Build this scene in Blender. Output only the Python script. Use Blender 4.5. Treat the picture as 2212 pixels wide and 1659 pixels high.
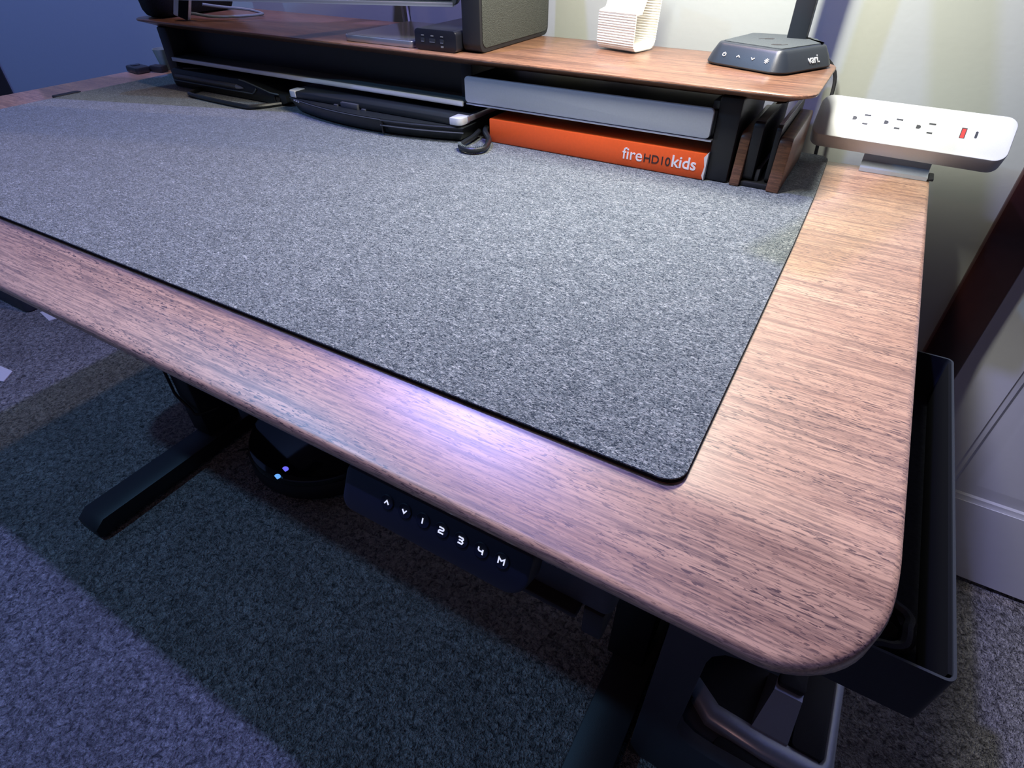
import bpy, bmesh, math, random
from mathutils import Vector, Matrix
random.seed(7)
for o in list(bpy.data.objects): bpy.data.objects.remove(o)
SC = bpy.context.scene
COL = SC.collection
V = Vector
R = math.radians

# ------------------------------------------------------------------ camera
F_PX, CAM_Z = 1247.3, 1.04
cam_d = bpy.data.cameras.new('camera'); cam = bpy.data.objects.new('camera', cam_d); COL.objects.link(cam)
cam_d.sensor_width = 36.0; cam_d.sensor_fit = 'HORIZONTAL'; cam_d.lens = F_PX / 2212 * 36
cam_d.clip_start = 0.01
right = V((0.862427, 0.506180, -0.000425)); down = V((0.319374, -0.544799, -0.775367)); fwd = V((-0.392707, 0.668563, -0.631510))
m = Matrix.Identity(4)
for i in range(3):
    m[i][0] = right[i]; m[i][1] = -down[i]; m[i][2] = -fwd[i]
m[2][3] = CAM_Z
cam.matrix_world = m
SC.camera = cam

# ------------------------------------------------------------------ world, lights, exposure
SC.view_settings.view_transform = 'Standard'; SC.view_settings.look = 'None'
SC.view_settings.gamma = 1; SC.view_settings.use_curve_mapping = False
SC.view_settings.exposure = 0.0
w = bpy.data.worlds.new('world'); SC.world = w; w.use_nodes = True
w.node_tree.nodes['Background'].inputs[0].default_value = (0.18, 0.27, 0.60, 1)
w.node_tree.nodes['Background'].inputs[1].default_value = 0.05

def bulb(name, loc, col, watts, radius):
    d = bpy.data.lights.new(name, 'POINT'); d.energy = watts; d.color = col; d.shadow_soft_size = radius
    o = bpy.data.objects.new(name, d); COL.objects.link(o); o.location = loc
    return o
# coloured bulbs of the ceiling fixture (all out of frame)
bulb('ceiling_bulb_violet', (-0.72, 0.34, 2.40), (0.34, 0.34, 1.0), 102, 0.022)
bulb('ceiling_bulb_teal', (-1.52, -0.40, 2.40), (0.24, 0.54, 1.0), 46, 0.03)
bulb('ceiling_bulb_warm', (-1.05, 0.90, 2.40), (1.0, 0.70, 0.50), 28, 0.03)
bulb('ceiling_bulb_rose', (-0.30, -1.20, 2.30), (1.0, 0.52, 0.46), 6, 0.04)

# ------------------------------------------------------------------ materials
MATS = {}
def nt(name):
    m = bpy.data.materials.new(name); m.use_nodes = True; MATS[name] = m
    t = m.node_tree; b = t.nodes['Principled BSDF']
    return m, t, b
def plain(name, col, rough=0.5, metal=0.0, spec=0.5, bump=0.0, bscale=400, emit=None, estr=0, coat=0, var=0.06, alpha=1, trans=0):
    """base colour broken up by a little noise, plus fine relief"""
    m, t, b = nt(name)
    tc = t.nodes.new('ShaderNodeTexCoord')
    n = t.nodes.new('ShaderNodeTexNoise'); n.inputs['Scale'].default_value = bscale; n.inputs['Detail'].default_value = 3
    t.links.new(tc.outputs['Object'], n.inputs['Vector'])
    mx = t.nodes.new('ShaderNodeMix'); mx.data_type = 'RGBA'
    mx.inputs[6].default_value = tuple(c * (1 - var) for c in col) + (1,)
    mx.inputs[7].default_value = tuple(min(1, c * (1 + var)) for c in col) + (1,)
    t.links.new(n.outputs['Fac'], mx.inputs[0]); t.links.new(mx.outputs[2], b.inputs['Base Color'])
    b.inputs['Roughness'].default_value = rough; b.inputs['Metallic'].default_value = metal
    b.inputs['Specular IOR Level'].default_value = spec
    b.inputs['Coat Weight'].default_value = coat
    if trans: b.inputs['Transmission Weight'].default_value = trans
    if bump:
        bp = t.nodes.new('ShaderNodeBump'); bp.inputs['Strength'].default_value = bump; bp.inputs['Distance'].default_value = 0.002
        t.links.new(n.outputs['Fac'], bp.inputs['Height']); t.links.new(bp.outputs['Normal'], b.inputs['Normal'])
    if emit:
        b.inputs['Emission Color'].default_value = tuple(emit) + (1,); b.inputs['Emission Strength'].default_value = estr
    return m

def ramp(t, src, stops, interp='LINEAR'):
    r = t.nodes.new('ShaderNodeValToRGB'); r.color_ramp.interpolation = interp
    e = r.color_ramp.elements
    while len(e) < len(stops): e.new(0.5)
    for el, (p, c) in zip(e, stops):
        el.position = p; el.color = (c if len(c) == 4 else tuple(c) + (1,)) if not isinstance(c, (int, float)) else (c, c, c, 1)
    t.links.new(src, r.inputs[0]); return r
def mapping(t, scale, src='Object', rot=(0, 0, 0), loc=(0, 0, 0)):
    tc = t.nodes.new('ShaderNodeTexCoord'); mp = t.nodes.new('ShaderNodeMapping')
    mp.inputs['Scale'].default_value = scale; mp.inputs['Rotation'].default_value = rot; mp.inputs['Location'].default_value = loc
    t.links.new(tc.outputs[src], mp.inputs['Vector']); return mp
def noise(t, vec, scale, detail=4, rough=0.55, dist=0):
    n = t.nodes.new('ShaderNodeTexNoise'); n.inputs['Scale'].default_value = scale; n.inputs['Detail'].default_value = detail
    n.inputs['Roughness'].default_value = rough; n.inputs['Distortion'].default_value = dist
    t.links.new(vec, n.inputs['Vector']); return n
def mixc(t, fac, a, b, mode='MIX'):
    mx = t.nodes.new('ShaderNodeMix'); mx.data_type = 'RGBA'; mx.blend_type = mode
    for idx, v in ((0, fac), (6, a), (7, b)):
        if isinstance(v, bpy.types.NodeSocket): t.links.new(v, mx.inputs[idx])
        elif isinstance(v, (int, float)): mx.inputs[idx].default_value = v
        else: mx.inputs[idx].default_value = tuple(v) + (1,)
    return mx.outputs[2]

def wood(name, light, dark, pore, rough=0.38, pores=1.0, gscale=1.0, spec=0.5, coat=0.0):
    """laminate with grain along local X: broad bands, fine lines and short dark pores"""
    m, t, b = nt(name)
    g = gscale
    broad = noise(t, mapping(t, (1.4 * g, 26 * g, 26 * g)).outputs[0], 1.0, 4, 0.55, 0.6)
    fine = noise(t, mapping(t, (26 * g, 600 * g, 600 * g)).outputs[0], 1.0, 5, 0.65, 0.4)
    pm = mapping(t, (130 * g, 880 * g, 880 * g), loc=(3, 1, 2))
    por = noise(t, pm.outputs[0], 1.0, 2, 0.5, 0.8)
    dens = noise(t, mapping(t, (4.0 * g, 40 * g, 40 * g), loc=(5, 7, 1)).outputs[0], 1.0, 3, 0.5, 0.5)
    c = mixc(t, ramp(t, broad.outputs['Fac'], [(0.30, 0), (0.68, 1)]).outputs[0], dark, light)
    streak = noise(t, mapping(t, (2.6 * g, 150 * g, 150 * g), loc=(9, 2, 4)).outputs[0], 1.0, 3, 0.6, 0.5)
    c = mixc(t, ramp(t, streak.outputs['Fac'], [(0.35, 0.45), (0.45, 0.0)]).outputs[0], c, pore)
    c = mixc(t, ramp(t, fine.outputs['Fac'], [(0.40, 0.60), (0.57, 0.0)]).outputs[0], c, pore)
    pf = t.nodes.new('ShaderNodeMath'); pf.operation = 'MULTIPLY'
    t.links.new(ramp(t, por.outputs['Fac'], [(0.38, 1.0), (0.43, 0.0)]).outputs[0], pf.inputs[0])
    t.links.new(ramp(t, dens.outputs['Fac'], [(0.36, 0.45 * pores), (0.58, 1.0 * pores)]).outputs[0], pf.inputs[1])
    c = mixc(t, pf.outputs[0], c, pore)
    t.links.new(c, b.inputs['Base Color'])
    b.inputs['Roughness'].default_value = rough; b.inputs['Specular IOR Level'].default_value = spec
    b.inputs['Coat Weight'].default_value = coat; b.inputs['Coat Roughness'].default_value = .35
    bp = t.nodes.new('ShaderNodeBump'); bp.inputs['Strength'].default_value = 0.10; bp.inputs['Distance'].default_value = 0.0005
    bp.invert = True
    t.links.new(pf.outputs[0], bp.inputs['Height']); t.links.new(bp.outputs['Normal'], b.inputs['Normal'])
    return m

WOOD = wood('desk_wood_laminate', (0.60, 0.37, 0.245), (0.40, 0.22, 0.145), (0.095, 0.048, 0.042), rough=.42, spec=1.0, coat=1.0)
WALNUT = wood('walnut_board', (0.34, 0.172, 0.098), (0.155, 0.072, 0.042), (0.05, 0.026, 0.02), rough=0.30, pores=0.5, spec=.8)
WALNUT_V = wood('walnut_block', (0.22, 0.105, 0.06), (0.12, 0.055, 0.032), (0.05, 0.025, 0.018), rough=0.4, pores=0.5)

def felt(name, lo, mid, hi, scale):
    m, t, b = nt(name)
    mp = mapping(t, (1, 1, 1))
    a1 = noise(t, mapping(t, (430 * scale, 560 * scale, 430 * scale), rot=(0, 0, -.45)).outputs[0], 1, 2, 0.55, 1.4)
    a2 = noise(t, mapping(t, (240 * scale, 640 * scale, 300 * scale), rot=(0, 0, 0.6)).outputs[0], 1, 2, 0.5, 1.8)
    a3 = noise(t, mp.outputs[0], 45, 3, 0.6)
    c = mixc(t, ramp(t, a1.outputs['Fac'], [(0.39, 0), (0.59, 1)]).outputs[0], lo, mid)
    c = mixc(t, ramp(t, a2.outputs['Fac'], [(0.52, 0), (0.70, 0.85)]).outputs[0], c, hi)
    c = mixc(t, ramp(t, a3.outputs['Fac'], [(0.38, 0.16), (0.6, 0.0)]).outputs[0], c, lo)
    t.links.new(c, b.inputs['Base Color']); b.inputs['Roughness'].default_value = 1.0
    b.inputs['Specular IOR Level'].default_value = 0.08
    b.inputs['Sheen Weight'].default_value = 0.25; b.inputs['Sheen Roughness'].default_value = 0.5
    bp = t.nodes.new('ShaderNodeBump'); bp.inputs['Strength'].default_value = 0.8; bp.inputs['Distance'].default_value = 0.0012
    t.links.new(a1.outputs['Fac'], bp.inputs['Height']); t.links.new(bp.outputs['Normal'], b.inputs['Normal'])
    return m
FELT = felt('grey_felt', (0.012, 0.021, 0.034), (0.150, 0.176, 0.192), (0.42, 0.445, 0.46), 1.0)

def carpet(name):
    m, t, b = nt(name)
    mp = mapping(t, (1, 1, 1))
    a = noise(t, mp.outputs[0], 95, 4, 0.62, 1.0)
    c2 = noise(t, mp.outputs[0], 240, 2, 0.6, 0.5)
    big = noise(t, mp.outputs[0], 7, 3, 0.5)
    c = mixc(t, ramp(t, a.outputs['Fac'], [(0.33, 0), (0.64, 1)]).outputs[0], (0.125, 0.127, 0.13), (0.66, 0.66, 0.66))
    c = mixc(t, ramp(t, c2.outputs['Fac'], [(0.30, 0.75), (0.44, 0)]).outputs[0], c, (0.055, 0.052, 0.05))
    c = mixc(t, ramp(t, big.outputs['Fac'], [(0.4, 0.25), (0.62, 0)]).outputs[0], c, (0.16, 0.155, 0.15))
    t.links.new(c, b.inputs['Base Color']); b.inputs['Roughness'].default_value = 1
    b.inputs['Specular IOR Level'].default_value = 0.05
    ad = t.nodes.new('ShaderNodeMath'); ad.operation = 'ADD'
    t.links.new(a.outputs['Fac'], ad.inputs[0]); t.links.new(c2.outputs['Fac'], ad.inputs[1])
    bp = t.nodes.new('ShaderNodeBump'); bp.inputs['Strength'].default_value = 1.0; bp.inputs['Distance'].default_value = 0.014
    t.links.new(ad.outputs[0], bp.inputs['Height']); t.links.new(bp.outputs['Normal'], b.inputs['Normal'])
    return m
CARPET = carpet('loop_carpet')

def wallpaint(name, col):
    m, t, b = nt(name)
    mp = mapping(t, (1, 1, 1))
    a = noise(t, mp.outputs[0], 170, 3, 0.5, 0.2)
    d = noise(t, mp.outputs[0], 4, 3)
    c = mixc(t, d.outputs['Fac'], tuple(x * 0.96 for x in col), col)
    t.links.new(c, b.inputs['Base Color']); b.inputs['Roughness'].default_value = 0.55
    b.inputs['Specular IOR Level'].default_value = 0.3
    bp = t.nodes.new('ShaderNodeBump'); bp.inputs['Strength'].default_value = 0.09; bp.inputs['Distance'].default_value = 0.002
    t.links.new(a.outputs['Fac'], bp.inputs['Height']); t.links.new(bp.outputs['Normal'], b.inputs['Normal'])
    return m
WALL = wallpaint('wall_paint_pale', (0.42, 0.45, 0.42))
WALLB = wallpaint('wall_paint_blue', (0.175, 0.25, 0.33))

BLACK = plain('black_metal', (0.012, 0.013, 0.017), 0.45, 0, 0.5, 0.12, 900)
BLACKPL = plain('black_plastic', (0.016, 0.017, 0.021), 0.5, 0, 0.4, 0.15, 1200)
GLOSS = plain('black_gloss', (0.006, 0.006, 0.008), 0.08, 0, 0.5)
CHAR = plain('charcoal_plastic', (0.05, 0.055, 0.07), 0.5, 0, 0.4, 0.1, 900)
LAMPM = plain('lamp_charcoal', (0.022, 0.028, 0.038), 0.34, 0, 0.5, 0.08, 1500)
LAMPTOP = plain('lamp_pad_grey', (0.07, 0.082, 0.085), 0.8, 0, 0.2, 0.5, 700, var=0.25)
SILVER = plain('silver_aluminium', (0.62, 0.66, 0.76), 0.32, 0.85, 0.5, 0.05, 1500)
SILVERP = plain('drawer_silver', (0.50, 0.53, 0.62), 0.45, 0.15, 0.5, 0.10, 500)
BRIGHT = plain('bright_silver', (0.70, 0.73, 0.80), 0.35, 0.35, 0.5)
CHROME = plain('chrome', (0.80, 0.80, 0.84), 0.12, 1.0)
WHITE = plain('white_plastic', (0.56, 0.59, 0.62), 0.42, 0, 0.45, 0.03, 900)
RIB = plain('white_printed_plastic', (0.86, 0.85, 0.80), 0.45, 0, 0.4, 0.04, 900)
DOORW = plain('door_white', (0.80, 0.83, 0.86), 0.42, 0, 0.45, 0.06, 60, var=0.02)
BROWN = plain('dark_brown_trim', (0.045, 0.014, 0.012), 0.30, 0, 0.5, 0.08, 40, var=0.3)
CLEAR = plain('smoked_clamp', (0.32, 0.36, 0.42), 0.16, 0, 0.6, coat=0.5)
HOLE = plain('socket_hole', (0.02, 0.025, 0.035), 0.6)
RED = plain('usb_red', (0.62, 0.05, 0.05), 0.4)
ORANGE = plain('orange_card', (0.86, 0.115, 0.022), 0.42, 0, 0.4, 0.05, 300, var=0.08)
CARDW = plain('torn_card_white', (0.72, 0.70, 0.70), 0.8)
INKW = plain('white_ink', (0.86, 0.84, 0.86), 0.6)
INKG = plain('grey_ink', (0.20, 0.21, 0.22), 0.6)
INKK = plain('black_ink', (0.03, 0.02, 0.02), 0.6)
FABRIC = plain('grey_fabric', (0.085, 0.092, 0.085), 0.95, 0, 0.1, 0.9, 900, var=0.5)
BAG = plain('black_nylon', (0.010, 0.011, 0.015), 0.75, 0, 0.25, 0.5, 500, var=0.3)
CABLEG = plain('grey_cable', (0.16, 0.20, 0.23), 0.5)
PAPER = plain('white_paper', (0.75, 0.75, 0.78), 0.8)
CUP = plain('green_grey_card', (0.20, 0.26, 0.25), 0.8, var=0.2, bscale=90)
SCREEN = plain('screen_glass', (0.008, 0.009, 0.012), 0.1)
LEDB = plain('led_blue', (0.1, 0.3, 0.8), 0.4, emit=(0.14, 0.40, 1.0), estr=1.1)
LEDV = plain('led_violet', (0.2, 0.2, 0.8), 0.4, emit=(0.17, 0.16, 1.0), estr=0.9)
LAMPLED = plain('lamp_led', (0.9, 0.9, 0.85), 0.5, emit=(1.0, 0.93, 0.80), estr=12)
RUG = plain('rugged_black', (0.014, 0.017, 0.020), 0.36, 0, 0.5, 0.12, 900)
GREYDEV = plain('grey_device', (0.13, 0.16, 0.175), 0.42, 0.3, 0.5)
TRAYM = plain('tray_navy_metal', (0.015, 0.021, 0.032), 0.6, 0, 0.35, 0.06, 900)
LINER = plain('felt_liner', (0.020, 0.024, 0.030), 0.95, 0, 0.1, 0.5, 300, var=0.4)
DOCKG = plain('dock_dark_grey', (0.055, 0.060, 0.075), 0.5, 0, 0.4, 0.08, 900)
DOCKS = plain('dock_silver', (0.55, 0.60, 0.68), 0.30, 0.45)

# ------------------------------------------------------------------ helpers
def props(o, label, cat, group=None):
    o['label'] = label; o['category'] = cat
    if group: o['group'] = group
    return o
def thing(name, label, cat, loc, group=None):
    o = bpy.data.objects.new(name, None); COL.objects.link(o); o.location = loc; o.empty_display_size = 0.02
    return props(o, label, cat, group)
def origin(o):
    p = V(o.location)
    return p + origin(o.parent) if o.parent else p
def finish(name, bm, mat, parent=None, smooth=35, loc=None, label=None):
    """bm is in world coordinates; it becomes one mesh under parent (or top level with its origin at loc)"""
    base = origin(parent) if parent else V(loc if loc is not None else (0, 0, 0))
    bmesh.ops.recalc_face_normals(bm, faces=bm.faces)
    me = bpy.data.meshes.new(name)
    # keep local coordinates non-zero relative to the thing so procedural textures differ
    for v in bm.verts: v.co -= base
    bm.to_mesh(me); bm.free()
    if smooth:
        for p in me.polygons: p.use_smooth = True
        me.set_sharp_from_angle(angle=R(smooth))
    me.materials.append(mat)
    o = bpy.data.objects.new(name, me); COL.objects.link(o)
    if parent: o.parent = parent
    else: o.location = base
    if label: o['label'] = label
    return o
def share(name, src, parent, delta):
    """another piece alike: shares the mesh of src, moved by delta (world)"""
    o = bpy.data.objects.new(name, src.data); COL.objects.link(o); o.parent = parent
    o.location = V(src.location) + V(delta) + origin(src.parent) - origin(parent)
    return o
def structure(o): o['kind'] = 'structure'; return o

def xf(bm, verts, mat4):
    for v in verts: v.co = mat4 @ v.co
def box(bm, x0, x1, y0, y1, z0, z1, bev=0.0, seg=2, M=None):
    r = bmesh.ops.create_cube(bm, size=1.0); vs = r['verts']
    for v in vs:
        v.co = V((x0 + (v.co.x + .5) * (x1 - x0), y0 + (v.co.y + .5) * (y1 - y0), z0 + (v.co.z + .5) * (z1 - z0)))
    if bev:
        es = list({e for v in vs for e in v.link_edges})
        r = bmesh.ops.bevel(bm, geom=es, offset=bev, segments=seg, affect='EDGES', profile=0.5)
        vs = list({v for f in r['faces'] for v in f.verts} | {v for v in vs if v.is_valid})
    if M is not None: xf(bm, vs, M)
    return bm
def B(*a, **k): return box(bmesh.new(), *a, **k)

def offset_poly(pts, d):
    n = len(pts); out = []
    for i in range(n):
        p0, p1, p2 = V(pts[i - 1]), V(pts[i]), V(pts[(i + 1) % n])
        e1 = (p1 - p0).normalized(); e2 = (p2 - p1).normalized()
        n1 = V((-e1.y, e1.x)); n2 = V((-e2.y, e2.x))
        b = n1 + n2
        k = b.dot(n1)
        b = b / k if abs(k) > 1e-6 else n1
        out.append(p1 + b * d)
    return out                                    # ccw polygon: inward for d > 0
def rounded(pts, rad, seg=6):
    """round the corners of a ccw polygon; rad is a number or a list"""
    out = []; n = len(pts)
    for i in range(n):
        r = rad[i] if isinstance(rad, (list, tuple)) else rad
        p0, p1, p2 = V(pts[i - 1]), V(pts[i]), V(pts[(i + 1) % n])
        if r <= 0: out.append(p1); continue
        a = (p0 - p1).normalized(); b = (p2 - p1).normalized()
        ang = math.acos(max(-1, min(1, a.dot(b))))
        tl = r / math.tan(ang / 2)
        c = p1 + (a + b).normalized() * (r / math.sin(ang / 2))
        s = p1 + a * tl - c; e = p1 + b * tl - c
        a0 = math.atan2(s.y, s.x); a1 = math.atan2(e.y, e.x)
        da = (a1 - a0 + math.pi) % (2 * math.pi) - math.pi
        for k in range(seg + 1):
            t = a0 + da * k / seg
            out.append(c + V((math.cos(t), math.sin(t))) * r)
    return out
def rect(x0, x1, y0, y1): return [(x0, y0), (x1, y0), (x1, y1), (x0, y1)]
def rings(bm, rs, cap=(True, True)):
    vr = [[bm.verts.new(p) for p in r] for r in rs]
    for a, b in zip(vr, vr[1:]):
        n = len(a)
        for i in range(n): bm.faces.new((a[i], a[(i + 1) % n], b[(i + 1) % n], b[i]))
    if cap[0]: bm.faces.new(list(reversed(vr[0])))
    if cap[1]: bm.faces.new(vr[-1])
    return [v for r in vr for v in r]
def slab(bm, outline, z0, z1, bev=0.0, M=None, bot=True):
    """plate with plan outline (ccw) and softened rims"""
    if bev:
        st = [(bev if bot else 0, z0), (bev * .3 if bot else 0, z0 + bev * .3), (0, z0 + bev), (0, z1 - bev), (bev * .3, z1 - bev * .3), (bev, z1)]
        rs = [[V((p.x, p.y, z)) for p in offset_poly(outline, d)] if d else [V((p[0], p[1], z)) for p in outline] for d, z in st]
    else:
        rs = [[V((p[0], p[1], z)) for p in outline] for z in (z0, z1)]
    vs = rings(bm, rs)
    if M is not None: xf(bm, vs, M)
    return bm
def S(*a, **k): return slab(bmesh.new(), *a, **k)
def tube(bm, pts, r, seg=8, closed=False, caps=True, smooth_n=0):
    pts = [V(p) for p in pts]
    if smooth_n:
        n = len(pts); out = []
        rng = range(n if closed else n - 1)
        for i in rng:
            if closed: p = [pts[(i + k - 1) % n] for k in range(4)]
            else: p = [pts[max(0, min(n - 1, i + k - 1))] for k in range(4)]
            for s in range(smooth_n):
                t = s / smooth_n
                out.append(0.5 * ((2 * p[1]) + (p[2] - p[0]) * t + (2 * p[0] - 5 * p[1] + 4 * p[2] - p[3]) * t * t + (3 * p[1] - p[0] - 3 * p[2] + p[3]) * t ** 3))
        if not closed: out.append(pts[-1])
        pts = out
    n = len(pts); rs = []
    up = None
    for i in range(n):
        if closed: tg = (pts[(i + 1) % n] - pts[i - 1]).normalized()
        else: tg = (pts[min(i + 1, n - 1)] - pts[max(i - 1, 0)]).normalized()
        if up is None: up = V((0, 0, 1)) if abs(tg.z) < .9 else V((1, 0, 0))
        s = tg.cross(up).normalized(); up = s.cross(tg).normalized()
        rr = r[i] if isinstance(r, (list, tuple)) else r
        rs.append([pts[i] + (s * math.cos(2 * math.pi * k / seg) + up * math.sin(2 * math.pi * k / seg)) * rr for k in range(seg)])
    vr = [[bm.verts.new(p) for p in q] for q in rs]
    for i in range(n if closed else n - 1):
        a, b = vr[i], vr[(i + 1) % n]
        for k in range(seg): bm.faces.new((a[k], a[(k + 1) % seg], b[(k + 1) % seg], b[k]))
    if caps and not closed: bm.faces.new(list(reversed(vr[0]))); bm.faces.new(vr[-1])
    return bm
def lathe(bm, prof, c, seg=48):
    rs = [[V((c[0] + r * math.cos(2 * math.pi * k / seg), c[1] + r * math.sin(2 * math.pi * k / seg), c[2] + z)) for k in range(seg)] for r, z in prof]
    rings(bm, rs); return bm
def frame(o, x, y):
    """4x4 matrix with local x, y axes given and local z = x cross y"""
    x = V(x).normalized(); z = x.cross(V(y)).normalized(); y = z.cross(x)
    m = Matrix.Identity(4)
    for i in range(3): m[i][0], m[i][1], m[i][2], m[i][3] = x[i], y[i], z[i], o[i]
    return m
def text_bm(s, size, M, depth=0.0003, font_scale=(1, 1), bold=0.0, space=1.0):
    c = bpy.data.curves.new('t', 'FONT'); c.body = s; c.size = size; c.extrude = depth; c.offset = bold; c.space_character = space
    o = bpy.data.objects.new('t', c); COL.objects.link(o)
    dg = bpy.context.evaluated_depsgraph_get(); me = bpy.data.meshes.new_from_object(o.evaluated_get(dg))
    bm = bmesh.new(); bm.from_mesh(me)
    for v in bm.verts: v.co = M @ V((v.co.x * font_scale[0], v.co.y * font_scale[1], v.co.z))
    bpy.data.objects.remove(o); bpy.data.curves.remove(c); bpy.data.meshes.remove(me)
    return bm
def strokes(bm, lines, wd, M, depth=0.0003):
    """flat lettering from polylines in local xy"""
    for ln in lines:
        pts = [V((p[0], p[1])) for p in ln]
        n = len(pts); L, Rr = [], []
        for i in range(n):
            if i == 0: d = (pts[1] - pts[0]).normalized(); k = 1
            elif i == n - 1: d = (pts[-1] - pts[-2]).normalized(); k = 1
            else:
                d1 = (pts[i] - pts[i - 1]).normalized(); d2 = (pts[i + 1] - pts[i]).normalized()
                d = (d1 + d2).normalized(); k = 1 / max(.45, d.dot(d1))
            nn = V((-d.y, d.x)) * wd / 2 * k
            L.append(pts[i] + nn); Rr.append(pts[i] - nn)
        top = [[bm.verts.new(M @ V((p.x, p.y, z))) for p in L + Rr[::-1]] for z in (-depth, depth)]
        N = len(top[0])
        for i in range(N): bm.faces.new((top[0][i], top[0][(i + 1) % N], top[1][(i + 1) % N], top[1][i]))
        for q in range(n - 1):
            for t, rev in ((top[0], True), (top[1], False)):
                f = (t[q], t[q + 1], t[N - 2 - q], t[N - 1 - q])
                bm.faces.new(f[::-1] if rev else f)
    return bm
def arc(cx, cy, r, a0, a1, n=10): return [(cx + r * math.cos(R(a0 + (a1 - a0) * k / n)), cy + r * math.sin(R(a0 + (a1 - a0) * k / n))) for k in range(n + 1)]

T = 0.774          # desk top
MT = T + 0.0038    # mat top
WY = 1.01          # back wall plane

# ------------------------------------------------------------------ setting
structure(finish('floor', B(-4.2, 2.4, -1.6, 1.35, -0.06, 0.0), CARPET, smooth=0))
DX0, DX1 = 0.262, 1.03
bm = bmesh.new(); box(bm, -4.2, DX0 - .012, WY, WY + .10, 0, 2.44); box(bm, DX0 - .012, DX1, WY, WY + .10, 2.05, 2.44); box(bm, DX1, 2.4, WY, WY + .10, 0, 2.44)
structure(finish('wall_back', bm, WALL, smooth=0))
structure(finish('wall_left', S([V(p) for p in ((-1.575, WY - .001), (-1.68, WY - .001), (-1.962, .8095), (-1.897, .7345))], 0.0, 2.44), WALLB, smooth=0))     # short wall set at an angle, open beyond it
structure(finish('wall_left_far', B(-3.3, -3.2, -1.6, WY - .001, 0.0, 2.44), WALLB, smooth=0))
# door in the back wall, dark casing round it
CY = WY - 0.016
c1 = finish('trim_1', B(0.192, 0.2505, CY, WY + .004, 0.0, 2.11, bev=.006), BROWN)
structure(c1)
structure(finish('trim_2', B(0.2505, DX1 + .06, CY, WY + .004, 2.045, 2.11, bev=.006), BROWN))
structure(finish('trim_3', B(DX1, DX1 + .06, CY, WY + .004, 0, 2.045, bev=.006), BROWN))
structure(finish('trim_4', S([V(p) for p in ((-1.888, .7330), (-1.970, .8075), (-1.998, .7800), (-1.918, .7060))], 0.0, 2.11), BLACK, smooth=0))
door = bpy.data.objects.new('door_1', None); COL.objects.link(door); door.location = (0.64, WY + .02, 0.012); structure(door)
yF = WY + .006
finish('door_leaf', B(DX0 - .008, DX1 - .004, yF + .010, yF + .038, .012, 2.04), DOORW, door)
# stiles and rails proud of the leaf
sx = [(DX0 - .008, 0.328), (0.585, 0.690), (0.915, DX1 - .004)]
for a, b_ in sx: finish('stile', B(a, b_, yF, yF + .011, .012, 2.04), DOORW, door, smooth=0)
rz = [(.012, .201), (.78, .93), (1.52, 1.62), (1.92, 2.04)]
for a, b_ in rz:
    for (p, q) in ((0.328, .585), (.690, .915)): finish('rail', B(p, q, yF, yF + .011, a, b_), DOORW, door, smooth=0)
for (z0, z1) in ((.201, .78), (.93, 1.52), (1.62, 1.92)):
    for (x0, x1) in ((.328, .585), (.690, .915)):
        bm = bmesh.new()     # sloping moulding round a raised field
        st = [(0, yF + .001), (.007, yF + .0030), (.010, yF + .0034), (.014, yF + .0062), (.018, yF + .0062), (.040, yF + .002), (.043, yF + .002)]
        rings(bm, [[V((p.x, y, p.y)) for p in offset_poly(rect(x0, x1, z0, z1), d)] if d else [V((p[0], y, p[1])) for p in rect(x0, x1, z0, z1)] for d, y in st], cap=(False, True))
        finish('panel', bm, DOORW, door, smooth=20)

# ------------------------------------------------------------------ desk
DXL, DXR, DYB = -1.437, 0.0893, 0.930
CREASE = 0.248
desk = thing('standing_desk', 'standing desk with a wood grain top, sloped front edge and black legs', 'desk', (-0.675, 0.55, 0.0))
def ztop(y):
    s0, s1 = CREASE + .013, CREASE - .009
    if y >= s0: return 0.0
    k = -0.345
    if y <= s1: return k * ((s0 + s1) / 2 - y)
    u = (s0 - y) / (s0 - s1); return k * (s0 - s1) * u * u / 2
out = rounded([(DXL, 0.181), (DXR, 0.181), (DXR, DYB), (DXL, DYB)], [.060, .057, .02, .02], 14)
bm = bmesh.new()
zb = 0.7405
rs = []
for d, z in [(.004, zb), (.001, zb + .001), (0, zb + .0035), (0, T - .0045), (.0008, T - .0018), (.0022, T - .0006), (.005, T)]:
    rs.append([V((p.x, p.y, z)) for p in offset_poly(out, d)])
rings(bm, rs)
for y in [CREASE + .013 - .0020 * k for k in range(12)]:
    bmesh.ops.bisect_plane(bm, geom=bm.verts[:] + bm.edges[:] + bm.faces[:], plane_co=(0, y, 0), plane_no=(0, 1, 0))
for v in bm.verts:
    if v.co.z > zb + .01: v.co.z += ztop(v.co.y)
finish('desktop', bm, WOOD, desk, smooth=30)
for nm, x in (('left', -1.165), ('right', -0.059)):
    bm = bmesh.new()     # foot: flat bar with chamfered toes
    pr = [(.20, .010), (.87, .010), (.87, .034), (.85, .050), (.222, .050), (.20, .034)]
    M = frame((x - .034, 0, 0), (0, 1, 0), (0, 0, 1))
    slab(bm, [V(p) for p in pr], 0, .068, bev=.002, M=M)
    for yy in (.24, .83): lathe(bm, [(.014, 0), (.014, .010)], (x, yy, .0), 16)
    finish('foot', bm, BLACK, desk)
    bm = bmesh.new(); box(bm, x - .045, x + .018, .500, .590, .050, .42, bev=.004); box(bm, x - .040, x + .013, .506, .584, .42, .715, bev=.003)
    finish('leg', bm, BLACK, desk)
    finish('side_bracket', B(x - .035, x + .035, .48, .72, .7155, zb - .001, bev=.003), BLACK, desk)
finish('crossbar', B(-1.14, -0.085, .515, .575, .690, .7154, bev=.003), BLACK, desk)

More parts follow.
